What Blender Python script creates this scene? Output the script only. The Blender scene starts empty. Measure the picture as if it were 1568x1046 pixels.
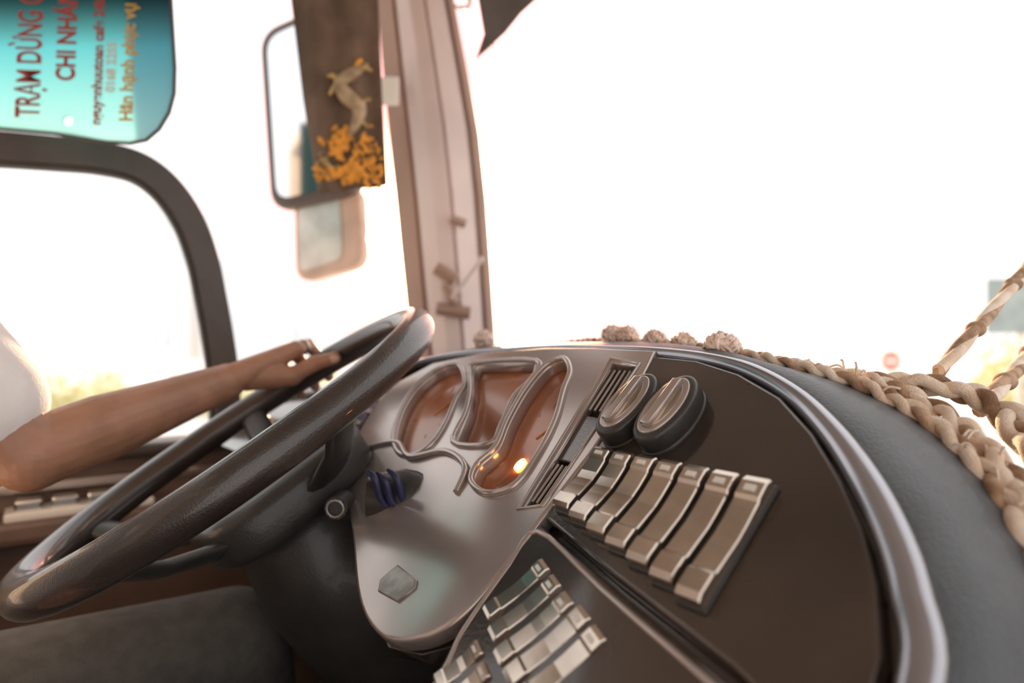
import bpy, bmesh, math, random
from mathutils import Vector as V, Matrix, noise
random.seed(7)
sc=bpy.context.scene
ZUP=2.2   # cab is built around the viewer's eye height, then lifted to 2.2 m above the road

# ------------------------------------------------------------------ materials
def mat(name,col,rough=.5,metal=0.,coat=0.,var=.0,vscale=20.,bump=0.,bscale=200.,sss=0.,col2=None,trans=0.,spec=.5):
    m=bpy.data.materials.new(name); m.use_nodes=True; nt=m.node_tree; b=nt.nodes['Principled BSDF']
    b.inputs['Roughness'].default_value=rough; b.inputs['Metallic'].default_value=metal
    b.inputs['Coat Weight'].default_value=coat; b.inputs['Coat Roughness'].default_value=.08
    b.inputs['Specular IOR Level'].default_value=spec
    c=(*col,1)
    tc=nt.nodes.new('ShaderNodeTexCoord')
    nz=nt.nodes.new('ShaderNodeTexNoise'); nz.inputs['Scale'].default_value=vscale; nz.inputs['Detail'].default_value=4
    nt.links.new(tc.outputs['Object'],nz.inputs['Vector'])
    rp=nt.nodes.new('ShaderNodeValToRGB')
    c2=(*(col2 if col2 else [max(0,x*(1-var)) for x in col]),1)
    rp.color_ramp.elements[0].position=.38; rp.color_ramp.elements[1].position=.62
    rp.color_ramp.elements[0].color=c2; rp.color_ramp.elements[1].color=c
    nt.links.new(nz.outputs['Fac'],rp.inputs['Fac']); nt.links.new(rp.outputs['Color'],b.inputs['Base Color'])
    if bump>0:
        n2=nt.nodes.new('ShaderNodeTexNoise'); n2.inputs['Scale'].default_value=bscale; n2.inputs['Detail'].default_value=3
        nt.links.new(tc.outputs['Object'],n2.inputs['Vector'])
        bp=nt.nodes.new('ShaderNodeBump'); bp.inputs['Strength'].default_value=bump; bp.inputs['Distance'].default_value=.002
        nt.links.new(n2.outputs['Fac'],bp.inputs['Height']); nt.links.new(bp.outputs['Normal'],b.inputs['Normal'])
    if sss: 
        b.inputs['Subsurface Weight'].default_value=sss; b.inputs['Subsurface Radius'].default_value=(.02,.008,.004); b.inputs['Subsurface Scale'].default_value=.5
    if trans: b.inputs['Transmission Weight'].default_value=trans
    return m
M_silver=mat('silver_plastic',(.54,.47,.44),.22,.65,.2,.12,12)
M_chrome=mat('chrome_trim',(.80,.78,.76),.2,1.,0,.05,30)
M_badge=mat('badge_metal',(.42,.39,.36),.35,.6,0,.4,60)
M_dark=mat('dark_gloss_panel',(.085,.062,.050),.20,.4,.9,.5,7,.10,400)
M_lip=mat('lip_trim',(.38,.38,.42),.16,.75,.6,.2,8)
M_pad=mat('padded_leather',(.055,.062,.071),.38,0,.1,.3,25,.5,500)
M_black=mat('matte_black_plastic',(.040,.036,.033),.38,0,.15,.2,30,.2,500)
M_body=mat('dash_body_plastic',(.07,.064,.058),.6,0,0,.2,30)
M_rim=mat('wheel_grip',(.040,.029,.025),.28,0,.7,.2,40,.35,600)
M_gauge=mat('gauge_face',(.46,.15,.05),.25,.1,.6,.55,5)
M_blue=mat('blue_grey_panel',(.14,.14,.24),.3,.2,.5,.2,20)
M_cap=mat('switch_cap',(.60,.51,.43),.13,.9,.3,.25,25)
M_skin=mat('skin',(.44,.22,.135),.5,0,.1,.18,30,.25,300,sss=.15)
M_nail=mat('nail',(.66,.40,.31),.28,0,.3)
M_shirt=mat('white_shirt',(.88,.82,.79),.85,0,0,.06,40,.3,300)
M_trouser=mat('grey_trousers',(.13,.118,.105),.9,0,0,.2,60,.5,600)
M_pillar=mat('pillar_silver',(.76,.63,.60),.38,.15,.1,.12,6)
M_pillar2=mat('pillar_brown_glow',(.40,.25,.19),.40,.15,.1,.15,6)  # brown trim, with the warm sun glow mixed into its base colour
M_rubber=mat('rubber_seal',(.060,.044,.038),.45,0,.1,.2,20)
M_penn=mat('pennant_cloth',(.20,.130,.090),.8,0,0,.35,14,.4,300)
M_curt=mat('curtain_cloth',(.12,.10,.09),.8,0,0,.35,14,.4,300)
M_orange=mat('orange_print',(.95,.40,.05),.6,0,0,.4,60)
M_yellow=mat('ochre_print',(.66,.44,.17),.6,0,0,.5,60)
M_mirror=mat('mirror_glass',(.80,.84,.88),.06,1.,0,.02,5)
M_mirror2=mat('mirror_glass_rough',(.80,.74,.70),.35,.8,0,.25,12)  # rough, mottled pinkish-grey glass
M_mframe=mat('mirror_housing',(.11,.08,.068),.4,0,.3,.2,10)
M_mframe2=mat('mirror_housing_tan',(.74,.54,.43),.5,0,.2,.2,10)
M_white=mat('white_label',(.85,.82,.78),.5)
M_rope=mat('rope_fibre',(.95,.82,.70),.85,0,0,.2,55,.8,900,col2=(.80,.61,.46))
M_rope2=mat('rope_fibre_dark',(.62,.42,.28),.85,0,0,.2,55,.8,900,col2=(.28,.16,.09))
M_wool=mat('wool_pompom',(.92,.77,.68),.9,0,0,.2,80,col2=(.70,.52,.43))
M_door=mat('door_trim',(.19,.125,.10),.5,0,.1,.25,8)
M_seat=mat('seat_fabric',(.07,.07,.08),.9,0,0,.3,60,.5,500)
M_floor=mat('floor_vinyl',(.06,.055,.05),.7,0,0,.2,15)
M_ceil=mat('headliner',(.46,.40,.355),.9,0,0,.1,20)
M_hair=mat('black_hair',(.02,.017,.015),.5,0,0,.3,80)
M_stop=mat('stop_sign_red',(.85,.27,.25),.6)
M_sign=mat('sign_back',(.36,.42,.41),.6,0,0,.3,2)
M_pole=mat('galvanised_pole',(.66,.60,.55),.5,.3)
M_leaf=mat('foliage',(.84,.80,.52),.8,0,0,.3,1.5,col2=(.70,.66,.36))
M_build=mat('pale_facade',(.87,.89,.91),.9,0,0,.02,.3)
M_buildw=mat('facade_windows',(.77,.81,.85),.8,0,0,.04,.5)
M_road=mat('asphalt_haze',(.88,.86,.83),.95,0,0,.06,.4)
M_ribbon=mat('blue_ribbon',(.022,.026,.09),.5,0,.2,.3,40)
M_ink=mat('ink_red',(.34,.05,.045),.6)
M_ink2=mat('ink_ochre',(.55,.33,.08),.6)
M_metal=mat('steel',(.6,.58,.55),.3,1.)

# ------------------------------------------------------------------ helpers
TOP=[]
def empty(name,loc=(0,0,0)):
    e=bpy.data.objects.new(name,None); e.empty_display_size=.05; e.location=loc
    sc.collection.objects.link(e); TOP.append(e); bpy.context.view_layer.update(); return e
def reg(o,parent=None,mx=None):
    if o.name not in sc.collection.objects: sc.collection.objects.link(o)
    if parent is not None:
        o.parent=parent
        pm=Matrix.Translation(parent.location)
        o.matrix_parent_inverse=pm.inverted()
    else: TOP.append(o)
    if mx is not None: o.matrix_world=mx
    return o
def mesh(name,vs,fs,m,parent=None,mx=None,smooth=False):
    me=bpy.data.meshes.new(name); me.from_pydata([tuple(v) for v in vs],[],fs); me.update()
    bm=bmesh.new(); bm.from_mesh(me); bmesh.ops.recalc_face_normals(bm,faces=bm.faces); bm.to_mesh(me); bm.free()
    for mm in (m if isinstance(m,list) else [m]): me.materials.append(mm)
    if smooth:
        for p in me.polygons: p.use_smooth=True
    return reg(bpy.data.objects.new(name,me),parent,mx)
def tomesh(o):
    bpy.context.view_layer.update()
    dg=bpy.context.evaluated_depsgraph_get(); me=bpy.data.meshes.new_from_object(o.evaluated_get(dg))
    n=o.name; mw=o.matrix_world.copy(); p=o.parent; 
    was=o in TOP
    if was: TOP.remove(o)
    bpy.data.objects.remove(o)
    q=bpy.data.objects.new(n,me); q.name=n; reg(q,p,mw); return q
def crom(pts,n,closed=False):
    P=[V(p) for p in pts]; out=[]; k=len(P); segs=k if closed else k-1
    for s in range(segs):
        if closed: p0,p1,p2,p3=P[(s-1)%k],P[s],P[(s+1)%k],P[(s+2)%k]
        else: p0,p1,p2,p3=P[max(s-1,0)],P[s],P[s+1],P[min(s+2,k-1)]
        for i in range(n):
            t=i/n
            out.append(.5*((2*p1)+(p2-p0)*t+(2*p0-5*p1+4*p2-p3)*t*t+(3*p1-p0-3*p2+p3)*t**3))
    if not closed: out.append(P[-1])
    return out
def plate(name,outer,thick,m,parent,mx,holes=(),bev=.001,h=0.,smooth=0):
    cu=bpy.data.curves.new(name,'CURVE'); cu.dimensions='2D'; cu.fill_mode='BOTH'; cu.extrude=max(thick/2-bev,0); cu.bevel_depth=bev; cu.bevel_resolution=2
    for lp in [outer]+list(holes):
        pts=[V((p[0],p[1],0)) for p in lp]
        if smooth: pts=crom(pts,smooth,True)
        s=cu.splines.new('POLY'); s.points.add(len(pts)-1)
        for i,p in enumerate(pts): s.points[i].co=(p.x,p.y,0,1)
        s.use_cyclic_u=True
    cu.materials.append(m)
    o=bpy.data.objects.new(name,cu); reg(o,parent,mx@Matrix.Translation((0,0,h+thick/2)))
    return tomesh(o)
def tube(name,pts,r,m,parent=None,mx=None,closed=False,radii=None,res=3,sm=0,conv=True):
    P=[V(p) for p in pts]
    if sm: 
        if radii: 
            rr=crom([(x,0,0) for x in radii],sm,closed); radii=[x.x for x in rr]
        P=crom(P,sm,closed)
    cu=bpy.data.curves.new(name,'CURVE'); cu.dimensions='3D'; cu.bevel_depth=r; cu.bevel_resolution=res; cu.use_fill_caps=True
    s=cu.splines.new('POLY'); s.points.add(len(P)-1)
    for i,p in enumerate(P):
        s.points[i].co=(*p,1)
        if radii: s.points[i].radius=radii[i]
    s.use_cyclic_u=closed; s.use_smooth=True
    cu.materials.append(m); o=bpy.data.objects.new(name,cu); reg(o,parent,mx or Matrix()); return tomesh(o) if conv else o
def box(name,c,size,m,parent=None,mx=None,bev=.003,seg=2):
    bm=bmesh.new(); bmesh.ops.create_cube(bm,size=1); 
    for v in bm.verts: v.co=V((v.co.x*size[0]+c[0],v.co.y*size[1]+c[1],v.co.z*size[2]+c[2]))
    if bev: bmesh.ops.bevel(bm,geom=bm.edges[:],offset=bev,segments=seg,affect='EDGES',profile=.5)
    me=bpy.data.meshes.new(name); bm.to_mesh(me); bm.free(); me.materials.append(m)
    return reg(bpy.data.objects.new(name,me),parent,mx or Matrix())
def loft(rows,name,m,parent=None,mx=None,smooth=True,closed_row=False,caps=False):
    n=len(rows[0]); vs=[p for r in rows for p in r]; fs=[]
    for i in range(len(rows)-1):
        for j in range(n if closed_row else n-1):
            k=(j+1)%n; fs.append((i*n+j,i*n+k,(i+1)*n+k,(i+1)*n+j))
    if caps: fs.append(tuple(range(n))); fs.append(tuple((len(rows)-1)*n+j for j in range(n)))
    return mesh(name,vs,fs,m,parent,mx,smooth)
def blob(name,caps,m,parent=None,voxel=.003,iters=6,ell=(),mx=None):
    """one continuous skin from overlapping tapered capsules (p,r,p,r) and ellipsoids, voxel-merged"""
    bm=bmesh.new()
    for (p,r1,q,r2) in caps:
        p=V(p);q=V(q);L=(q-p).length
        if L>1e-5:
            rot=(q-p).to_track_quat('Z','Y').to_matrix().to_4x4()
            bmesh.ops.create_cone(bm,cap_ends=True,segments=20,radius1=r1,radius2=r2,depth=L,matrix=Matrix.Translation((p+q)/2)@rot)
        for c,r in ((p,r1),(q,r2)): bmesh.ops.create_uvsphere(bm,u_segments=20,v_segments=12,radius=r,matrix=Matrix.Translation(c))
    for c,rad,rotm in ell:
        bmesh.ops.create_uvsphere(bm,u_segments=28,v_segments=18,radius=1,matrix=Matrix.Translation(V(c))@rotm.to_4x4()@Matrix.Diagonal((*rad,1)))
    me=bpy.data.meshes.new(name); bm.to_mesh(me); bm.free(); me.materials.append(m)
    o=reg(bpy.data.objects.new(name,me),parent,mx or Matrix())
    a=o.modifiers.new('r','REMESH'); a.mode='VOXEL'; a.voxel_size=voxel; a.use_smooth_shade=True
    s=o.modifiers.new('s','SMOOTH'); s.iterations=iters; s.factor=.5
    o=tomesh(o)
    for p in o.data.polygons: p.use_smooth=True
    return o
I3=Matrix.Identity(3)
Z=V((0,0,1))
S=V((.59,-.81,0)).normalized(); F=V((.81,.59,0)).normalized(); Lf=-S
cabM=Matrix(((S.x,F.x,0,0),(S.y,F.y,0,0),(0,0,1,0),(0,0,0,1)))      # cab frame: x = right, y = forward
D=(F*.766+Z*.643).normalized(); N=S.cross(D).normalized(); O=V((.116,.38,-.117))
PM=Matrix(((S.x,D.x,N.x,O.x),(S.y,D.y,N.y,O.y),(S.z,D.z,N.z,O.z),(0,0,0,1)))   # fascia frame
def mm(l): return [(a/1000,b/1000) for a,b in l]
def pp(a,b,h=0): return PM@V((a/1000,b/1000,h))

# ------------------------------------------------------------------ dashboard
dash=empty('dashboard',O)
E=[(-1050,20),(-750,61),(-620,92),(-557,130),(-473,150),(-395,158),(-292,164),(-223,164),(-155,161),(-95,155),(-47,143),(-1,120),(37,90),(68,58),(91,29),(108,1),(123,-34),(128,-110),(125,-250)]
R=[(-.42,1.30,-.10),(-.24,1.10,-.08),(-.16,1.03,-.045),(-.10,.99,-.03),(-.05,.97,-.02),(-.01,.93,-.013),(.0144,.88,-.012),(.06,.80,-.008),(.102,.73,-.005),(.145,.64,-.006),(.18,.56,-.012),(.22,.51,-.022),(.25,.48,-.033),(.277,.445,-.053),(.286,.40,-.079),(.284,.365,-.105),(.27,.31,-.14),(.25,.27,-.18),(.22,.22,-.25)]
Ew=[pp(a,b,.004) for a,b in E]
Ec=crom(Ew,6); Rc=crom(R,6)
rows=[[],[],[],[],[],[],[]]
for i in range(len(Ec)):
    e=Ec[i]; r=Rc[i]; t=(Rc[min(i+1,len(Rc)-1)]-Rc[max(i-1,0)]); t.z=0; t.normalize(); out=V((-t.y,t.x,0))
    if out.dot(F)+out.dot(S)<0: out=-out
    rows[0].append(e-Z*.006); rows[1].append(e.lerp(r,.12)+Z*.004); rows[2].append(e.lerp(r,.45)+Z*.008); rows[3].append(e.lerp(r,.8)+Z*.004)
    rows[4].append(r); rows[5].append(r+out*.06-Z*.03); rows[6].append(r+out*.28-Z*.13)
loft(rows,'padded_top',M_pad,dash)
tube('edge_lip',[PM@V((a/1000,b/1000,.004)) for a,b in E],1,M_lip,dash,sm=6,radii=[.004]*4+[.005]*4+[.006,.006,.0065,.007,.008,.009,.009,.009,.009,.009,.009],res=5)
base=mm(E)+mm([(125,-350),(-95,-350),(-103,-200),(-110,-145),(-133,-125),(-154,-142),(-190,-152),(-242,-140),(-330,-98),(-424,-59),(-480,-70),(-1050,-90)])
plate('fascia_base',base,.012,M_dark,dash,PM,h=-.016)
# gauges
g1=mm([(-413,120),(-375,95),(-363,70),(-340,35),(-332,8),(-345,-8),(-375,-10),(-415,8),(-452,43),(-472,80),(-465,112),(-440,126)])
g2=mm([(-395,130),(-288,137),(-270,110),(-272,85),(-254,48),(-246,25),(-301,18),(-325,55),(-352,85),(-385,112)])
g3=mm([(-250,142),(-225,125),(-212,100),(-190,62),(-177,22),(-175,-8),(-198,-22),(-228,-16),(-240,1),(-236,24),(-252,55),(-266,95),(-268,130)])
vent=mm([(-188,145),(-148,139),(-131,-16),(-152,-26)])
low_curve=[(p.x,p.y) for p in crom([(x/1000,y/1000,0) for x,y in [(-127,-25),(-126,-70),(-130,-108),(-148,-134),(-185,-148),(-242,-138),(-330,-98),(-424,-59),(-470,-30),(-510,20)]],6)]
silver=mm([(-530,60),(-525,90),(-490,125),(-400,147),(-292,157),(-223,158),(-145,155),(-134,100),(-128,40)])+low_curve
g1=[(p.x,p.y) for p in crom([(x,y,0) for x,y in g1],5,True)]; g3=[(p.x,p.y) for p in crom([(x,y,0) for x,y in g3],5,True)]
plate('cluster_surround',silver,.014,M_silver,dash,PM,holes=[g1,g2,g3,vent],bev=.003,h=-.003)
plate('gauge_panel',mm([(-480,135),(-200,150),(-165,0),(-200,-35),(-350,-20),(-470,0),(-490,60)]),.002,M_gauge,dash,PM,h=-.0038,bev=.0005)
for i,g in enumerate((g1,g2,g3)):
    tube('gauge_rim_%d'%i,[(x,y,.012) for x,y in g],.0030,M_silver,dash,PM,closed=True,sm=0 if i!=1 else 4)
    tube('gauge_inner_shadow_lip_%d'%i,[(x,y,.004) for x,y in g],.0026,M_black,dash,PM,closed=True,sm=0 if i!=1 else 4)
tube('pod_arc',[( -.47,-.03,.011),(-.40,.000,.013),(-.345,-.012,.014),(-.30,.005,.013),(-.25,-.005,.014),(-.235,-.03,.012)],.003,M_silver,dash,PM,sm=6)
for cx,cy in ((-.405,.055),(-.215,.05)):
    for k in range(11):
        a=math.radians(-40+26*k); r1=.03
        tube('tick',[(cx+math.cos(a)*r1*.85,cy+math.sin(a)*r1*1.4,-.0015),(cx+math.cos(a)*r1,cy+math.sin(a)*r1*1.65,-.0015)],.0004,M_cap,dash,PM,res=1)
    tube('needle',[(cx,cy,-.001),(cx+.015,cy+.035,-.001)],.0006,M_orange,dash,PM,res=1)
# lit warning lamp in the right-hand gauge
M_lamp=bpy.data.materials.new('amber_lamp'); M_lamp.use_nodes=True; b=M_lamp.node_tree.nodes['Principled BSDF']; b.inputs['Base Color'].default_value=(1,.45,.08,1); b.inputs['Emission Color'].default_value=(1,.42,.08,1); b.inputs['Emission Strength'].default_value=20
plate('warning_lamp',[(-.2065+.0042*math.cos(t*.5236),.0195+.0062*math.sin(t*.5236)) for t in range(12)],.002,M_lamp,dash,PM,h=-.0015,bev=.0004)
# vent with louvres
plate('vent_back',vent,.002,M_black,dash,PM,h=-.0038,bev=.0005)
for k in range(6):
    x=-.183+.0062*k
    tube('louvre',[(x,.134,.006),(x+.008,.084,.006)],.0014,M_silver,dash,PM,res=2)
for k in range(5):
    x=-.160+.0052*k
    tube('louvre',[(x,.024,.006),(x+.004,-.014,.006)],.0013,M_silver,dash,PM,res=2)
plate('vent_reflection',mm([(-178,78),(-145,76),(-138,30),(-164,30)]),.007,M_dark,dash,PM,h=-.001,bev=.001)  # dark plate imitating a reddish-dark reflection across the middle of the vent
tube('vent_rim',[(x,y,.011) for x,y in vent],.0016,M_silver,dash,PM,closed=True)
# left switch panel
plate('light_switch_panel',mm([(-640,80),(-545,95),(-535,30),(-500,-25),(-560,-45),(-660,-30)]),.010,M_blue,dash,PM,h=-.003,bev=.002)
for cx,cy in ((-.60,.045),(-.565,.000)):
    tube('light_dial',[(cx,cy,.005),(cx,cy,.022)],.017,M_silver,dash,PM,res=5)
    tube('light_dial_ring',[(cx+.021*math.cos(t*.3927),cy+.021*math.sin(t*.3927),.008) for t in range(16)],.0022,M_chrome,dash,PM,closed=True)
for k in range(4):
    tube('panel_slot',[(-.550+.004*k,.075-.02*k,.009),(-.530+.004*k,.075-.02*k,.009)],.003,M_silver,dash,PM)
# upper console
upc=mm([(-142,150),(-95,146),(-50,133),(-8,112),(26,84),(55,53),(77,25),(93,-2),(106,-34),(110,-80),(54,-62),(-40,-42),(-121,-22),(-128,40),(-134,100)])
plate('switch_console',upc,.012,M_dark,dash,PM,h=-.003,bev=.003)
loc=mm([(-121,-34),(-40,-54),(54,-76),(112,-94),(118,-200),(116,-340),(-92,-340),(-100,-200),(-109,-150),(-119,-118),(-123,-67)])
plate('lower_console',loc,.014,M_dark,dash,PM,h=-.004,bev=.004)
tube('console_trim',[(x,y,.009) for x,y in mm([(-100,-250),(-108,-150),(-118,-118),(-122,-67),(-120,-36),(-40,-56),(54,-78),(112,-96)])],.0022,M_silver,dash,PM,sm=4)
# oval dial knobs
def oval(rx,ry,n=40): return [(rx*math.cos(t*2*math.pi/n),ry*math.sin(t*2*math.pi/n)) for t in range(n)]
for cx in (-.112,-.074):
    M2=PM@Matrix.Translation((cx,.080,0))
    plate('dial_collar',oval(.018,.033),.006,M_black,dash,M2,h=.006,bev=.002)
    plate('dial_knob',oval(.0165,.031),.016,M_black,dash,M2,h=.010,bev=.003)
    plate('dial_face',oval(.0140,.0275),.003,M_silver,dash,M2,h=.0245,bev=.001)
    plate('dial_inset',oval(.0105,.0225),.001,M_cap,dash,M2,h=.0270,bev=.0003)
    plate('dial_grip',[(-.0025,-.022),(.0025,-.022),(.0025,.022),(-.0025,.022)],.005,M_silver,dash,M2,h=.0272,bev=.0012)
# rocker switches
def rocker(c,ln,w,ang,hh,name='rocker_switch'):
    M2=PM@Matrix.Translation((c[0],c[1],0))@Matrix.Rotation(ang,4,'Z')
    box('switch_well',(0,0,hh*.40),(w*.98,ln,hh*.9),M_black,dash,M2,bev=.0015)
    prof=[(-.49,.80),(-.49,1.28),(-.44,1.42),(-.30,1.40),(-.27,1.28),(-.12,1.20),(.0,1.14),(.12,1.16),(.30,1.25),(.33,1.36),(.44,1.42),(.49,1.3),(.49,.80)]
    rows=[]
    for x in (-.5,-.46,.46,.5):
        k=.94 if abs(x)==.5 else 1.
        rows.append([(x*w*.84,y*ln*.97,z*hh*(k if z>.9 else 1)) for y,z in prof])
    loft(rows,name,M_cap,dash,M2,smooth=False,caps=True)
    box('switch_lens',(0,ln*.37,hh*1.42),(w*.35,ln*.05,.001),M_white,dash,M2,bev=0)
for k in range(7):
    t=k/6; a=-.108+.0211*k; top=.041; bot=-.018-.029*t
    rocker((a,(top+bot)/2),top-bot,.0194,0,.014)
for k in range(5):
    rocker((-.100+.0168*k,-.079-.0078*k+.003*(k>2)),.052+.003*k,.0148 if k<3 else .0158,-.36,.009)
for k in range(4):
    rocker((-.100+.0165*k,-.136-.0078*k),.036,.0148,-.36,.009)
plate('maker_badge',mm([(-232,-121),(-227,-106),(-194,-108),(-190,-112),(-195,-126),(-224,-128)]),.004,M_badge,dash,PM,h=.009,bev=.001)
# body below
box('knee_bolster',(-.80,.68,-.62),(1.0,.45,.76),M_body,dash,cabM,bev=.02)
box('console_body',(-.12,.50,-.68),(.25,.80,.64),M_body,dash,cabM,bev=.02)
box('firewall',(-.3,.93,-.62),(2.0,.06,.80),M_body,dash,cabM,bev=.0)

# ------------------------------------------------------------------ steering wheel
RW=.229
C=V((-.2975,.715,-.105)); nW=V((-.514,-.21,.831)).normalized(); aW=V((.68,.494,.543)); aW=(aW-nW*aW.dot(nW)).normalized(); yW=nW.cross(aW)
WM=Matrix(((aW.x,yW.x,nW.x,C.x),(aW.y,yW.y,nW.y,C.y),(aW.z,yW.z,nW.z,C.z),(0,0,0,1)))
sw=empty('steering_wheel',C)
bm=bmesh.new(); vs=[]
NR,NT=128,20
for i in range(NR):
    th=2*math.pi*i/NR; row=[]
    for j in range(NT):
        f=2*math.pi*j/NT; rr=RW+.0180*math.cos(f); row.append(bm.verts.new((rr*math.cos(th),rr*math.sin(th),.0190*math.sin(f))))
    vs.append(row)
for i in range(NR):
    for j in range(NT):
        bm.faces.new((vs[i][j],vs[(i+1)%NR][j],vs[(i+1)%NR][(j+1)%NT],vs[i][(j+1)%NT]))
me=bpy.data.meshes.new('rim'); bm.to_mesh(me); bm.free(); me.materials.append(M_rim)
for p in me.polygons: p.use_smooth=True
reg(bpy.data.objects.new('rim',me),sw,WM)
hub=[( .085*math.copysign(abs(math.cos(t))**.6,math.cos(t)),.105*math.copysign(abs(math.sin(t))**.6,math.sin(t))) for t in [2*math.pi*k/48 for k in range(48)]]
plate('hub_pad',hub,.05,M_black,sw,WM,h=-.095,bev=.014)
plate('hub_emblem',oval(.022,.022),.004,M_chrome,sw,WM,h=-.046,bev=.001)
for th in (75,-75,140,-140):
    t=math.radians(th); u=V((math.cos(t),math.sin(t),0)); w=V((-u.y,u.x,0))
    rows=[]
    for s,zz,hw,ht in ((.06,-.072,.034,.012),(.12,-.066,.026,.009),(.17,-.042,.020,.008),(.206,-.014,.018,.008),(.226,0,.017,.008)):
        ring=[]
        for k in range(12):
            f=2*math.pi*k/12; ring.append(u*s+w*hw*math.cos(f)+Z*(zz+ht*math.sin(f)))
        rows.append(ring)
    loft(rows,'spoke',M_black,sw,WM,closed_row=True,caps=True)
cols=[]
for s,rx,ry in ((-.085,.055,.065),(-.11,.075,.085),(-.18,.088,.095),(-.26,.085,.09),(-.34,.07,.075),(-.55,.05,.05),(-.85,.045,.045)):
    cols.append([(rx*math.cos(2*math.pi*k/32),ry*math.sin(2*math.pi*k/32),s) for k in range(32)])
loft(cols,'column_cowl',M_black,sw,WM,closed_row=True,caps=True)
st0=C+V((.10,-.01,-.085)); st1=V((-.105,.62,-.148))
tube('indicator_stalk',[st0,(st0+st1)/2+V((0,0,.004)),st1],.012,M_black,sw,sm=4,res=4)
tube('stalk_barrel',[st1-V((.03,0,.0)),st1,st1+V((.02,-.008,-.002)),st1+V((.03,-.012,-.003))],.027,M_black,sw,radii=[.8,1,1,.7],res=5)
for k in range(3):
    b0=st1+V((-.018+.010*k,-.028,.014-.003*(k%2))); 
    tube('ribbon',[b0+V((-.010,0,.018)),b0+V((.0,-.004,.010)),b0+V((.004,.0,-.008)),b0+V((.012+.006*(k%2),.004,-.018))],.0036,M_ribbon,sw,sm=4,radii=[.4,1,1,.3])
kp=V((-.166,.615,-.157)); 
tube('ignition_barrel',[kp+V((0,.03,0)),kp],.011,M_black,sw)
tube('ignition_ring',[kp+V((.008*math.cos(t*.5236),-.002,.008*math.sin(t*.5236))) for t in range(12)],.0014,M_badge,sw,closed=True)

# ------------------------------------------------------------------ driver
dr=empty('driver',(-.65,.46,-.4))
G0=math.radians(56)
def rimp(th,ro=None): ro=ro or RW; return WM@V((ro*math.cos(th),ro*math.sin(th),0))
def ro_(th): return (rimp(th)-C).normalized()
W=V((-.370,.848,-.052)); EL=V((-.482,.655,-.113)); SH=V((-.69,.58,.15))
T_=(rimp(G0+.1)-rimp(G0-.1)).normalized()
caps=[(EL,.036,EL.lerp(W,.3),.037),(EL.lerp(W,.3),.037,EL.lerp(W,.7),.029),(EL.lerp(W,.7),.029,W,.0235),(SH,.05,SH.lerp(EL,.5),.044),(SH.lerp(EL,.5),.044,EL,.037)]
caps+=[(EL.lerp(W,.7),.026,W+T_*.008,.019),(EL.lerp(W,.7),.026,W-T_*.008,.019)]
fing=[(-.036,1.0,.0086),(-.0125,1.08,.0090),(.0110,1.0,.0086),(.033,.84,.0076)]
for fi,(off,ls,fr) in enumerate(fing):
    th=G0+off/RW; g=rimp(th); o=ro_(th)
    P=[]
    for ph,rho in ((66,.043),(122,.0385),(178,.029),(232,.0265)):
        ph=66+(ph-66)*(ls*.5+.5); f=math.radians(ph); P.append(g-o*math.cos(f)*rho+nW*math.sin(f)*rho)
    caps+=[(W+T_*off*.35,.0185,P[0],.0122),(P[0],.0120,P[0].lerp(P[1],.5),fr*.98),(P[0].lerp(P[1],.5),fr*.98,P[1],fr*1.12),(P[1],fr*1.12,P[1].lerp(P[2],.5),fr*.95),(P[1].lerp(P[2],.5),fr*.95,P[2],fr*1.0),(P[2],fr,P[3],fr*.84)]
    if fi==0: RP=(P[0].lerp(P[1],.55),(P[1]-P[0]).normalized(),fr)
# thumb leaves the side of the palm near the wrist and lies along the rim
m0=W-T_*.010+(rimp(G0)-W)*.20
m1=rimp(G0-.10)-ro_(G0-.10)*.048+nW*.013; m2=rimp(G0-.26)-ro_(G0-.26)*.0335+nW*.011; m3=rimp(G0-.40)-ro_(G0-.40)*.0265+nW*.003
caps+=[(m0,.018,m1,.0140),(m1,.0132,m1.lerp(m2,.5),.0108),(m1.lerp(m2,.5),.0108,m2,.0114),(m2,.0110,m3,.0088)]
blob('left_arm_and_hand',caps,M_skin,dr,voxel=.0018,iters=3)
td=(m3-m2).normalized(); up=(m3-rimp(G0-.40)).normalized(); zz=(up-td*up.dot(td)).normalized(); xx=td.cross(zz)
blob('thumb_nail',[],M_nail,dr,voxel=.0006,iters=1,ell=[(m3+zz*.0068,(.0056,.0078,.0022),Matrix(((xx.x,td.x,zz.x),(xx.y,td.y,zz.y),(xx.z,td.z,zz.z))))])
rt=RP[1]; r1=rt.orthogonal().normalized(); r2=rt.cross(r1)
tube('finger_ring',[RP[0]+(r1*math.cos(k*.5236)+r2*math.sin(k*.5236))*(RP[2]+.0012) for k in range(12)],.0018,M_metal,dr,closed=True)
blob('shirt_sleeve',[(SH,.085,SH.lerp(EL,.5),.068),(SH.lerp(EL,.5),.068,SH.lerp(EL,.80),.060)],M_shirt,dr,voxel=.006,iters=4)
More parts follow.
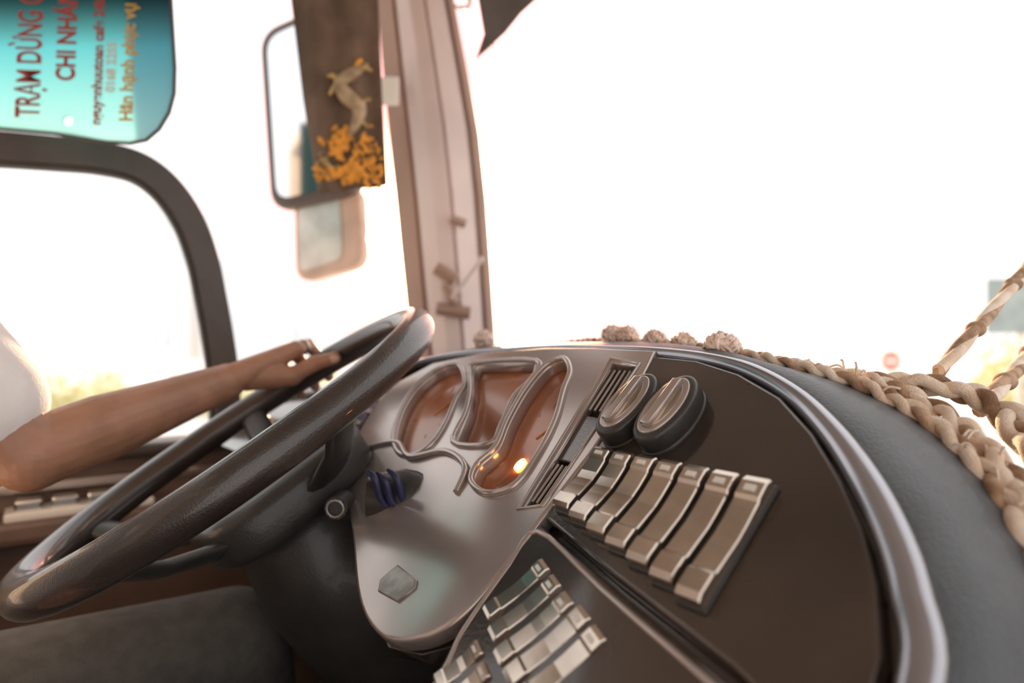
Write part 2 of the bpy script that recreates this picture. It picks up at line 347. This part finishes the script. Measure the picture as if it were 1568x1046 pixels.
# torso etc. (seated)
HL=V((-.70,.53,-.40)); HR=V((-.60,.38,-.40)); SR=V((-.50,.30,.15)); T0=(HL+HR)/2; T1=(SH+SR)/2
blob('shirt_torso',[(T0+Z*.05,.13,T0.lerp(T1,.5),.14),(HL+Z*.05,.10,SH-Z*.06,.10),(HR+Z*.05,.10,SR-Z*.06,.10),(SH-Z*.01,.07,SR-Z*.01,.07),(T1-Z*.1,.13,T1+Z*.02,.07),(SR,.075,SR+V((-.03,-.02,-.22)),.065)],M_shirt,dr,voxel=.01,iters=5)
KL=V((-.345,.80,-.375)); KR=V((-.24,.60,-.45)); AL=V((-.30,.86,-.88)); AR=V((-.10,.70,-.88))
blob('trousers',[(HL,.105,KL,.072),(KL,.072,AL,.052),(HR,.105,KR,.072),(KR,.072,AR,.052),(HL+Z*.0,.12,HR,.12)],M_trouser,dr,voxel=.008,iters=4)
for A in (AL,AR): blob('shoe',[(A-Z*.05,.045,A+F*.16-Z*.075,.038),(A,.05,A-Z*.05,.045)],M_black,dr,voxel=.006,iters=3)
er=SR+V((-.05,-.05,-.28)); hr=V((-.46,.46,-.285)); 
hc=[(SR+V((-.03,-.02,-.2)),.045,er,.04),(er,.04,hr,.026)]
for k in range(4):
    b=hr+F*.08+S*(.03-.02*k); hc+=[(hr,.022,b,.012),(b,.011,b+F*.035-Z*.008,.009),(b+F*.035-Z*.008,.009,b+F*.055-Z*.022,.008)]
hc+=[(hr-S*.01,.018,hr-S*.045+F*.05,.012),(hr-S*.045+F*.05,.011,hr-S*.05+F*.08-Z*.01,.009)]
blob('right_arm_and_hand',hc,M_skin,dr,voxel=.004,iters=4,mx=Matrix.Translation((-.03,-.03,-.02)))
H=T1+Z*.24+F*.03
RF=Matrix(((S.x,F.x,0),(S.y,F.y,0),(0,0,1)))
blob('head',[(T1+Z*.03,.055,H-Z*.08,.052),(H+F*.085-Z*.005,.012,H+F*.11-Z*.03,.015),(H+F*.05-Z*.085,.035,H+F*.07-Z*.09,.028)],M_skin,dr,voxel=.004,iters=4,
     ell=[(H,(.075,.095,.105),RF),(H-Z*.05+F*.02,(.06,.075,.07),RF),(H+S*.078-Z*.01,(.012,.02,.03),RF),(H-S*.078-Z*.01,(.012,.02,.03),RF),(H+F*.088-Z*.06,(.024,.010,.007),RF)])
blob('hair',[],M_hair,dr,voxel=.006,iters=2,ell=[(H+Z*.03-F*.018,(.083,.095,.095),RF)])
for sg in (1,-1): blob('eye',[],M_white,dr,voxel=.002,iters=1,ell=[(H+F*.088+S*sg*.032+Z*.005,(.014,.008,.008),RF)]); blob('iris',[],M_hair,dr,voxel=.0015,iters=1,ell=[(H+F*.096+S*sg*.032+Z*.005,(.005,.003,.005),RF)])
# seat
seat=empty('driver_seat',(-.65,.4,-.6))
tc=cabM.inverted()@T0
box('seat_cushion',(tc.x,tc.y+.08,-.575),(.50,.52,.13),M_seat,seat,cabM,bev=.04,seg=4)
box('seat_back',(tc.x,tc.y-.27,-.16),(.50,.12,.78),M_seat,seat,cabM,bev=.05,seg=4)
box('headrest',(tc.x,tc.y-.27,.32),(.28,.10,.18),M_seat,seat,cabM,bev=.04,seg=4)
box('seat_pedestal',(tc.x,tc.y+.05,-.81),(.30,.30,.38),M_black,seat,cabM,bev=.02)

# ------------------------------------------------------------------ cab shell (cab frame)
box('floor',(-.1,-.1,-1.03),(2.5,2.2,.05),M_floor,None,cabM,bev=0)
box('ceiling',(-.1,-.15,.95),(2.5,2.1,.05),M_ceil,None,cabM,bev=0)
box('wall_back',(-.1,-1.2,-.04),(2.5,.05,1.95),M_ceil,None,cabM,bev=0)
wl=empty('wall_left',(-.77,1.05,-.6))
box('door_panel',(-1.33,-.1,-.60),(.06,2.1,.85),M_door,wl,cabM,bev=.01)
box('sill',(-1.29,-.1,-.185),(.07,2.1,.025),M_rubber,wl,cabM,bev=.01)
box('armrest',(-1.265,.03,-.290),(.07,.5,.04),M_door,wl,cabM,bev=.012)
box('trim_strip',(-1.293,-.1,-.232),(.02,1.6,.016),M_silver,wl,cabM,bev=.004)
for k in range(4): box('window_switch',(-1.262,-.01+.047*k,-.252),(.035,.036,.018),M_chrome,wl,cabM,bev=.004)
box('switch_plate',(-1.262,.06,-.266),(.06,.20,.014),M_white,wl,cabM,bev=.004)
bar=[(-700,300),(-300,298),(-93,297),(-46,302),(21,307),(84,310),(142,302),(187,271),(224,216),(248,147),(262,76),(274,4),(283,-69),(288,-180)]
win=empty('window_1',(-.77,1.05,.1))
def framebar(name,w0,w1,dep,m,off):
    ctr=crom([(-1.3+off,a/1000,b/1000) for a,b in bar],6); rows=[]
    for i,p in enumerate(ctr):
        t=(ctr[min(i+1,len(ctr)-1)]-ctr[max(i-1,0)]).normalized(); nn=V((0,-t.z,t.y))
        rows.append([p+nn*w0+V((dep,0,0)),p+nn*w1+V((dep,0,0)),p+nn*w1*1.02,p+nn*w0*1.02])
    return loft(rows,name,m,win,cabM,closed_row=True,caps=True,smooth=False)
framebar('frame_bar',-.022,.020,.03,M_rubber,0)
framebar('frame_inner_seal',-.030,-.020,.015,M_body,0)
# windshield pillar
pil=empty('windshield_pillar',(-.15,1.45,.3))
zs=[1.0,.758,.6,.468,.32,.178,.05,-.06,-.35]
lx=[-.333,-.303,-.290,-.278,-.262,-.248,-.234,-.22,-.19]; rx=[-.170,-.128,-.098,-.074,-.058,-.048,-.040,-.034,-.02]
prof=[(0,.06),(.02,0),(.22,-.02),(.25,-.012),(.28,-.024),(.45,-.040),(.60,-.040),(.63,-.030),(.66,-.038),(.86,-.02),(.89,-.008),(.92,-.018),(.985,-.010),(1,.03)]
def strip(i0,i1,name,m):
    rows=[]
    for z,l,r in zip(zs,lx,rx): rows.append([(l+(r-l)*f,1.45+dy,z) for f,dy in prof[i0:i1+1]])
    loft(rows,name,m,pil,smooth=False)
strip(0,3,'outer_trim',M_pillar2); strip(3,7,'centre_cover',M_pillar); strip(7,10,'inner_trim',M_pillar); strip(10,13,'seal',M_pillar2)
mesh('pillar_back',[(l,1.52,z) for z,l in zip(zs,lx)]+[(r,1.49,z) for z,r in zip(zs,rx)],[(i,i+1,i+10,i+9) for i in range(8)],M_pillar2,pil)
box('pillar_label',(-.263,1.41,.540),(.038,.01,.062),M_white,pil,bev=.004)
for p0,p1,r in (((-.13,1.38,.26),(-.10,1.39,.25),.010),((-.16,1.38,.155),(-.12,1.38,.13),.015),((-.14,1.38,.12),(-.12,1.38,.08),.012),((-.16,1.38,.07),(-.09,1.39,.06),.014)):
    tube('bracket',[p0,p1],r,M_pillar2,pil,res=4)
tube('bracket_rod',[(-.125,1.36,.09),(-.06,1.33,.17)],.005,M_pillar,pil)
tube('coat_hook',[(-.12,1.36,.72),(-.10,1.33,.71),(-.085,1.32,.69),(-.09,1.32,.675),(-.11,1.33,.68),(-.12,1.36,.70)],.004,M_metal,pil,sm=5)

# hanging pennant
pen=empty('hanging_pennant',(-.31,1.2,.45))
q=[(-.425,.90),(-.407,.628),(-.385,.45),(-.356,.270)]; q2=[(-.262,.90),(-.246,.628),(-.238,.45),(-.228,.286)]
rows=[]
for t in range(25):
    k=t/24*3; i=min(int(k),2); f=k-i
    a=V((q[i][0]+(q[i+1][0]-q[i][0])*f,1.2,q[i][1]+(q[i+1][1]-q[i][1])*f)); b=V((q2[i][0]+(q2[i+1][0]-q2[i][0])*f,1.2,q2[i][1]+(q2[i+1][1]-q2[i][1])*f))
    rows.append([a.lerp(b,j/16)+V((0,.006*math.sin(j*.9+t*.1),0)) for j in range(17)])
o=loft(rows,'cloth',M_penn,pen); so=o.modifiers.new('s','SOLIDIFY'); so.thickness=.002
def petals(cx,cz,n,spread,size,m,name):
    vs=[];fs=[]
    for _ in range(n):
        x=min(max(cx+random.gauss(0,spread[0]),-.352+max(0,(cz-.3))*-.2),-.238); z=max(cz+random.gauss(0,spread[1]),.285); an=random.uniform(0,6.28); s=size*random.uniform(.5,1.3); b=len(vs); y=1.188+random.uniform(-.002,.002)
        for k in range(8):
            f=k/8*6.283; px=s*math.cos(f); pz=s*.45*math.sin(f)*(1+.3*math.cos(3*f))
            vs.append((x+px*math.cos(an)-pz*math.sin(an),y,z+px*math.sin(an)+pz*math.cos(an)))
        fs.append(tuple(range(b,b+8)))
    mesh(name,vs,fs,m,pen)
petals(-.300,.305,70,(.034,.012),.009,M_orange,'printed_flowers')
petals(-.268,.345,35,(.014,.018),.009,M_orange,'printed_flowers')
petals(-.318,.352,26,(.012,.014),.009,M_orange,'printed_flowers')
petals(-.300,.375,14,(.008,.010),.008,M_orange,'printed_flowers')
petals(-.340,.320,18,(.008,.016),.007,M_yellow,'printed_leaves')
# embroidered dragon figure: curved body with head and legs, slightly raised
M_emb=mat('embroidery',(.50,.36,.22),.8,0,0,.4,60)
tube('embroidered_dragon',[(-.262,1.190,.505),(-.285,1.188,.490),(-.312,1.188,.470),(-.300,1.188,.445),(-.278,1.188,.425),(-.284,1.188,.395),(-.296,1.188,.375)],1,M_emb,pen,sm=5,radii=[.003,.010,.012,.015,.014,.010,.004])
for a_,b_ in (((-.312,.470),(-.336,.482)),((-.312,.465),(-.332,.448)),((-.285,.490),(-.272,.512)),((-.285,.490),(-.255,.492)),((-.278,.425),(-.256,.440)),((-.284,.40),(-.262,.388))):
    tube('embroidered_limb',[(a_[0],1.188,a_[1]),((a_[0]+b_[0])/2,1.187,(a_[1]+b_[1])/2+.006),(b_[0],1.188,b_[1])],1,M_yellow if b_[1]<.5 else M_orange,pen,sm=3,radii=[.006,.005,.003])

# exterior mirrors
def rrect(cs,rad,n=6):
    out=[];k=len(cs)
    for i in range(k):
        p=V(cs[i]);a=(V(cs[i-1])-p).normalized();b=(V(cs[(i+1)%k])-p).normalized()
        s=p+a*rad;e=p+b*rad
        for j in range(n+1):
            t=j/n; out.append(((1-t)**2*s+2*t*(1-t)*p+t*t*e)[:])
    return out
def XZ(y,rot=0,c=(0,0,0)):
    return Matrix.Translation((c[0],y,c[1]))@Matrix.Rotation(math.radians(90),4,'X')@Matrix.Rotation(rot,4,'Y')
mir=empty('side_mirror',(-.5,1.6,.55))
mq=[(-.626,.765),(-.40,.83),(-.375,.37),(-.594,.335)]
mc=(-.495,.575)
loop=rrect([(x-mc[0],z-mc[1]) for x,z in mq],.045)
MX=XZ(1.6,math.radians(-13),mc)
plate('housing',loop,.05,M_mframe,mir,MX,h=-.05,bev=.012)
plate('glass',[(x*.90,z*.94) for x,z in loop],.004,M_mirror,mir,MX,h=-.001,bev=0)
tube('mirror_arm',[(-.42,1.64,.80),(-.40,1.62,.95)],.014,M_mframe,mir)
mir2=empty('side_mirror',(-.47,1.6,.25))
mc=(-.465,.26)
loop=rrect([(x-mc[0],z-mc[1]) for x,z in [(-.540,.350),(-.385,.375),(-.375,.195),(-.535,.160)]],.03)
MX=XZ(1.62,math.radians(-12),mc)
plate('housing',loop,.05,M_mframe2,mir2,MX,h=-.05,bev=.012)
plate('glass',[(x*.72-.016,z*.88) for x,z in loop],.004,M_mirror2,mir2,MX,h=-.001,bev=0)
tube('mirror_arm',[(-.46,1.66,.30),(-.44,1.67,.42)],.010,M_mframe2,mir2)

# tinted visor sheet with lettering, hanging in the driver's window
vis=empty('tinted_visor_sign',(-.75,1.0,.5))
m=bpy.data.materials.new('cyan_tint'); m.use_nodes=True; nt=m.node_tree; nt.nodes.clear()
out=nt.nodes.new('ShaderNodeOutputMaterial'); tl=nt.nodes.new('ShaderNodeBsdfTranslucent'); df=nt.nodes.new('ShaderNodeBsdfDiffuse'); mxs=nt.nodes.new('ShaderNodeMixShader')
tcn=nt.nodes.new('ShaderNodeTexCoord'); sp=nt.nodes.new('ShaderNodeSeparateXYZ'); rp=nt.nodes.new('ShaderNodeValToRGB')
mrr=nt.nodes.new('ShaderNodeMapRange'); mrr.inputs[1].default_value=.30; mrr.inputs[2].default_value=.80
nt.links.new(tcn.outputs['Object'],sp.inputs[0]); nt.links.new(sp.outputs['Y'],mrr.inputs[0]); nt.links.new(mrr.outputs[0],rp.inputs['Fac'])
rp.color_ramp.elements[0].position=.0; rp.color_ramp.elements[0].color=(.54,.80,.86,1); rp.color_ramp.elements[1].position=.46; rp.color_ramp.elements[1].color=(.04,.10,.12,1)
e=rp.color_ramp.elements.new(.30); e.color=(.24,.58,.68,1)
for s_ in (tl,df): nt.links.new(rp.outputs['Color'],s_.inputs['Color'])
mxs.inputs[0].default_value=.25; nt.links.new(tl.outputs[0],mxs.inputs[1]); nt.links.new(df.outputs[0],mxs.inputs[2]); nt.links.new(mxs.outputs[0],out.inputs[0])
VM=XZ(1.0,0,(0,0))
sheet=[(-1.10,.80),(-.535,.80),(-.522,.52),(-.516,.42),(-.517,.38),(-.525,.350),(-.540,.325),(-.560,.308),(-.585,.303),(-.62,.305),(-.70,.318),(-.79,.326),(-1.10,.335)]
plate('sheet',sheet,.003,m,vis,VM,bev=0,h=-.0015,holes=[[(-.679+.008*math.cos(t*.5236),.337+.008*math.sin(t*.5236)) for t in range(12)]])
tube('sheet_edge',[(x,y,0) for x,y in sheet],.0025,M_body,vis,VM,closed=True)
def text(body,size,x,z,m,squash=1.,name='lettering',bold=.03):
    cu=bpy.data.curves.new(name,'FONT'); cu.body=body; cu.size=size; cu.extrude=.0004; cu.offset=size*bold; cu.materials.append(m)
    o=bpy.data.objects.new(name,cu); reg(o,vis,VM@Matrix.Translation((x,z,.004))@Matrix.Rotation(math.radians(88),4,'Z')@Matrix.Diagonal((squash,1,1,1))); return tomesh(o)
text('TRẠM DỪNG CHÂN',.052,-.722,.341,M_ink,.53,bold=.018)
text('CHI NHÁNH',.040,-.668,.397,M_ink,.70)
text('nguyenhuutoan cafe 24h',.022,-.628,.330,M_ink,.9)
text('0168 2255',.020,-.606,.380,M_pole,.9)
text('Hân hạnh phục vụ',.028,-.580,.335,M_ink2,.85)
tube('hanger_rod',[(-1.1,1.0,.80),(-.53,1.0,.80)],.006,M_metal,vis)
for x in (-1.0,-.62): tube('hanger_strap',[(x,1.0,.80),(x,1.0,.93)],.004,M_metal,vis)

# dark curtain corner at the top of the windscreen
cur=empty('sunshade_curtain',(0,1.0,.6))
CM=XZ(1.0)
plate('cloth',[(-.09,.90),(-.055,.60),(-.049,.523),(-.040,.47),(-.050,.440),(-.012,.475),(.012,.505),(.034,.525),(.10,.58),(.22,.72),(.42,.90)],.006,M_curt,cur,CM,h=-.003,bev=.002)
for k in range(6): tube('fringe',[(-.047+.004*k,1.0,.447+.003*k),(-.054+.005*k,.998,.433+.004*k)],.0012,M_rope2,cur)
tube('curtain_rail',[(-.12,1.0,.905),(.45,1.0,.905)],.008,M_metal,cur)

# ------------------------------------------------------------------ braided rope garland along the dash top
gar=empty('braided_rope_garland',(.2,.55,0))
def braid(name,path,Rf,rf,pitch,mats,ns=3,sm=14,parent=gar,wig=0.):
    P=crom(path,sm); L=[0]
    for i in range(1,len(P)): L.append(L[-1]+(P[i]-P[i-1]).length)
    for s in range(ns):
        pts=[];rad=[]
        ph=0
        for i,p in enumerate(P):
            t=(P[min(i+1,len(P)-1)]-P[max(i-1,0)]).normalized(); sd=t.cross(Z).normalized(); up=sd.cross(t)
            f=i/(len(P)-1); RR=Rf(f); rr=rf(f)
            if i: ph+=2*math.pi*(L[i]-L[i-1])/(pitch*RR)
            a=ph+2*math.pi*s/ns
            jit=noise.noise_vector(p*60+V((s*7,0,0)))*wig
            pts.append(p+sd*RR*math.sin(a)+up*RR*.6*math.sin(2*a)+jit if ns==3 else p+sd*RR*math.sin(a)+up*RR*math.cos(a)+jit); rad.append(rr)
        tube(name,pts,1.0,mats[s%len(mats)],parent,radii=rad,res=3)
lift=lambda r,h:[V(p)+Z*h for p in r]
rp_=[V(p) for p in R[5:17]]
braid('rope_strand',[p+Z*(.006-.004*i/11) for i,p in enumerate(rp_)],lambda f:.0026+.0056*f**2.6,lambda f:.0022+.0043*f**2.6,12,[M_rope,M_rope2,M_rope],sm=40,wig=.002)
braid('rope_strand',lift([p+V((.012,.004,.000)) for p in rp_[7:]],.007),lambda f:.0035+.0045*f,lambda f:.003+.0034*f,13,[M_rope,M_rope,M_rope2],sm=40,wig=.003)
braid('rope_strand',[(.245,.53,-.024),(.270,.52,-.030),(.30,.51,-.033),(.335,.50,-.036),(.358,.485,-.048),(.352,.45,-.066),(.342,.41,-.085),(.335,.36,-.110),(.32,.30,-.15)],lambda f:.0035+.004*f**.5,lambda f:.003+.0034*f**.5,13,[M_rope,M_rope2,M_rope],sm=50,wig=.004)
for k in range(36):
    f=random.uniform(.55,1.0); j=f*(len(rp_)-1); i=min(int(j),len(rp_)-2); p=rp_[i].lerp(rp_[i+1],j-i)+Z*.008+V((random.uniform(-.004,.015),random.uniform(-.01,.01),0))
    d1=V((random.gauss(.3,1),random.gauss(.3,1),random.gauss(.3,.6))).normalized()
    tube('yarn_end',[p,p+d1*.007,p+d1*.012+V((0,0,-.004))],.0008,M_rope,gar,res=1,sm=3)
def pom(c,r):
    c=V(c); 
    cu=bpy.data.curves.new('pompom','CURVE'); cu.dimensions='3D'; cu.bevel_depth=r*.10; cu.bevel_resolution=1; cu.materials.append(M_wool)
    for _ in range(110):
        v=V((random.gauss(0,1),random.gauss(0,1),random.gauss(0,1))).normalized(); t=v.orthogonal().normalized(); t=Matrix.Rotation(random.uniform(0,6.28),3,v)@t
        s=cu.splines.new('POLY'); s.points.add(6)
        for k in range(7):
            f=(k/6-.5)*2; s.points[k].co=(*(c+v*r*(1.0-.45*f*f)*random.uniform(.92,1.08)+t*r*.42*f),1)
    o=bpy.data.objects.new('pompom',cu); reg(o,gar,Matrix()); tomesh(o)
    blob('pompom_core',[],M_wool,gar,voxel=r/7,iters=1,ell=[(c,(r*.85,r*.85,r*.85),I3)])
for px,w_,r,y in ((-.040,.001,.014,.93),(.108,.004,.012,.70),(.121,.003,.012,.69),(.142,-.001,.011,.65),(.163,-.005,.012,.62),(.177,-.009,.015,.55)): pom((px,y,w_+.001),r)
# knotted cords rising to the screen
def cord(name,p0,p1,r):
    e=empty('knotted_cord',p0); p0=V(p0);p1=V(p1)
    path=[p0.lerp(p1,k/6)+V((0,0,-.003*math.sin(k/6*3.14))) for k in range(7)]
    braid('cord_strand',path,lambda f:r*.25,lambda f:r*.85,110,[M_rope,M_rope2],ns=2,sm=24,parent=e)
    for k in (1.6,3.6,5.2):
        c=p0.lerp(p1,k/6)+V((0,0,-.003*math.sin(k/6*3.14)))
        blob('knot',[],M_rope2,e,voxel=r/4,iters=2,ell=[(c,(r*1.5,r*1.4,r*1.3),I3)])
cord('c',(.343,.525,-.024),(.60,.73,.115),.0056)
cord('c',(.362,.505,-.052),(.62,.75,.02),.0064)

# ------------------------------------------------------------------ outside world
def out_sign():
    st=empty('stop_sign',(11.6,20,-1.2))
    oc=[(.32*math.cos(math.radians(22.5+45*k)),.32*math.sin(math.radians(22.5+45*k))) for k in range(8)]
    plate('face',oc,.03,M_stop,st,XZ(20,0,(11.6,-.6)),bev=.005); plate('bar',[(-.2,-.05),(.2,-.05),(.2,.05),(-.2,.05)],.01,M_white,st,XZ(20,0,(11.6,-.6)),h=.03,bev=.002)
    tube('post',[(11.6,20.03,-2.2),(11.6,20.03,-.4)],.035,M_pole,st)
    rs=empty('road_sign',(9.2,12,0)); box('panel',(9.25,12,.65),(1.05,.05,1.0),M_sign,rs,bev=.03); tube('post',[(9.35,12.05,-2.2),(9.35,12.05,1.1)],.05,M_pole,rs)
    lp=empty('street_lamp',(16.3,25,0)); tube('pole',[(16.35,25,-2.2),(16.3,25,2),(16.25,25,6.5),(16.0,25,7.0),(15.4,25,7.2)],.05,M_pole,lp,sm=4,radii=[1.4,1.1,.8,.6,.5]); box('head',(15.2,25,7.2),(.6,.2,.1),M_pole,lp,bev=.03)
out_sign()
def foliage(name,c,size,n,leaf):
    vs=[];fs=[]
    for _ in range(n):
        while True:
            u=V((random.uniform(-1,1),random.uniform(-1,1),random.uniform(-1,1)))
            if (u.length<1 or size[0]>3*size[2]) : break
        lump=.65+.6*noise.noise(V((u.x*size[0]*.9,u.y*2,0)))
        p=V(c)+V((u.x*size[0],u.y*size[1],(u.z+1)*size[2]*lump-size[2])); a=V((random.gauss(0,1),random.gauss(0,1),random.gauss(0,1))).normalized(); b=a.orthogonal().normalized(); cc=a.cross(b)
        s=leaf*random.uniform(.6,1.3); k=len(vs); vs+=[p-b*s,p+cc*s*.5,p+b*s,p-cc*s*.5]; fs.append((k,k+1,k+2,k+3))
    return mesh(name,vs,fs,M_leaf)
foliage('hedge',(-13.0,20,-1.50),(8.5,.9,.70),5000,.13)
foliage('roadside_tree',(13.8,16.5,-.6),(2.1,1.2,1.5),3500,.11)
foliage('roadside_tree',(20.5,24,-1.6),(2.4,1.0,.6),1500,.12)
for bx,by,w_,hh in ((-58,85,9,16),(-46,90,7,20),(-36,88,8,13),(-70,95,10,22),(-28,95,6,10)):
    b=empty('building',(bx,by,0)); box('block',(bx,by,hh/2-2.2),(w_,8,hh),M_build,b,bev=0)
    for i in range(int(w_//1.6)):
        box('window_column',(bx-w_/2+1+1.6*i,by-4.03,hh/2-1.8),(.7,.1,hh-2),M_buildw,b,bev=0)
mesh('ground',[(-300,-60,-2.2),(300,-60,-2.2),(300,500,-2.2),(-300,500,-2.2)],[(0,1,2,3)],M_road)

# ------------------------------------------------------------------ light
sd=V((-.049,1,.163)).normalized()
w=bpy.data.worlds.new('sky'); sc.world=w; w.use_nodes=True; nt=w.node_tree; bg=nt.nodes['Background']
tcn=nt.nodes.new('ShaderNodeTexCoord'); dt=nt.nodes.new('ShaderNodeVectorMath'); dt.operation='DOT_PRODUCT'; dt.inputs[1].default_value=sd
nt.links.new(tcn.outputs['Generated'],dt.inputs[0])
def glow(a,b,power,prev,col):
    mr=nt.nodes.new('ShaderNodeMapRange'); mr.inputs[1].default_value=a; mr.inputs[2].default_value=b; nt.links.new(dt.outputs['Value'],mr.inputs[0])
    pw=nt.nodes.new('ShaderNodeMath'); pw.operation='POWER'; pw.inputs[1].default_value=power; nt.links.new(mr.outputs[0],pw.inputs[0])
    mx=nt.nodes.new('ShaderNodeMix'); mx.data_type='RGBA'; nt.links.new(pw.outputs[0],mx.inputs[0])
    if prev is None: mx.inputs[6].default_value=(1.42,1.38,1.36,1)
    else: nt.links.new(prev,mx.inputs[6])
    mx.inputs[7].default_value=col; return mx.outputs[2]
g_a=glow(.90,.995,1.3,None,(3.0,1.02,.90,1))
g_b=glow(.970,.9995,3,g_a,(38,25,14,1))
nt.links.new(g_b,bg.inputs[0]); bg.inputs[1].default_value=1.0
sl=bpy.data.lights.new('sun','SUN'); sl.energy=8; sl.color=(1,.72,.44); sl.angle=.012
so=bpy.data.objects.new('sun',sl); sc.collection.objects.link(so); so.rotation_euler=(-sd).to_track_quat('-Z','Y').to_euler(); so.location=(0,0,6)

# ------------------------------------------------------------------ camera
cam=bpy.data.cameras.new('camera'); cam.sensor_width=36; cam.lens=36*1000/1568; cam.clip_start=.01; cam.clip_end=1000
cam.dof.use_dof=True; cam.dof.focus_distance=.52; cam.dof.aperture_fstop=3.2
co=bpy.data.objects.new('camera',cam); sc.collection.objects.link(co); co.rotation_euler=(math.pi/2,0,0); sc.camera=co
for o in TOP+[co]: o.location=V(o.location)+Z*ZUP
sc.view_settings.view_transform='Standard'
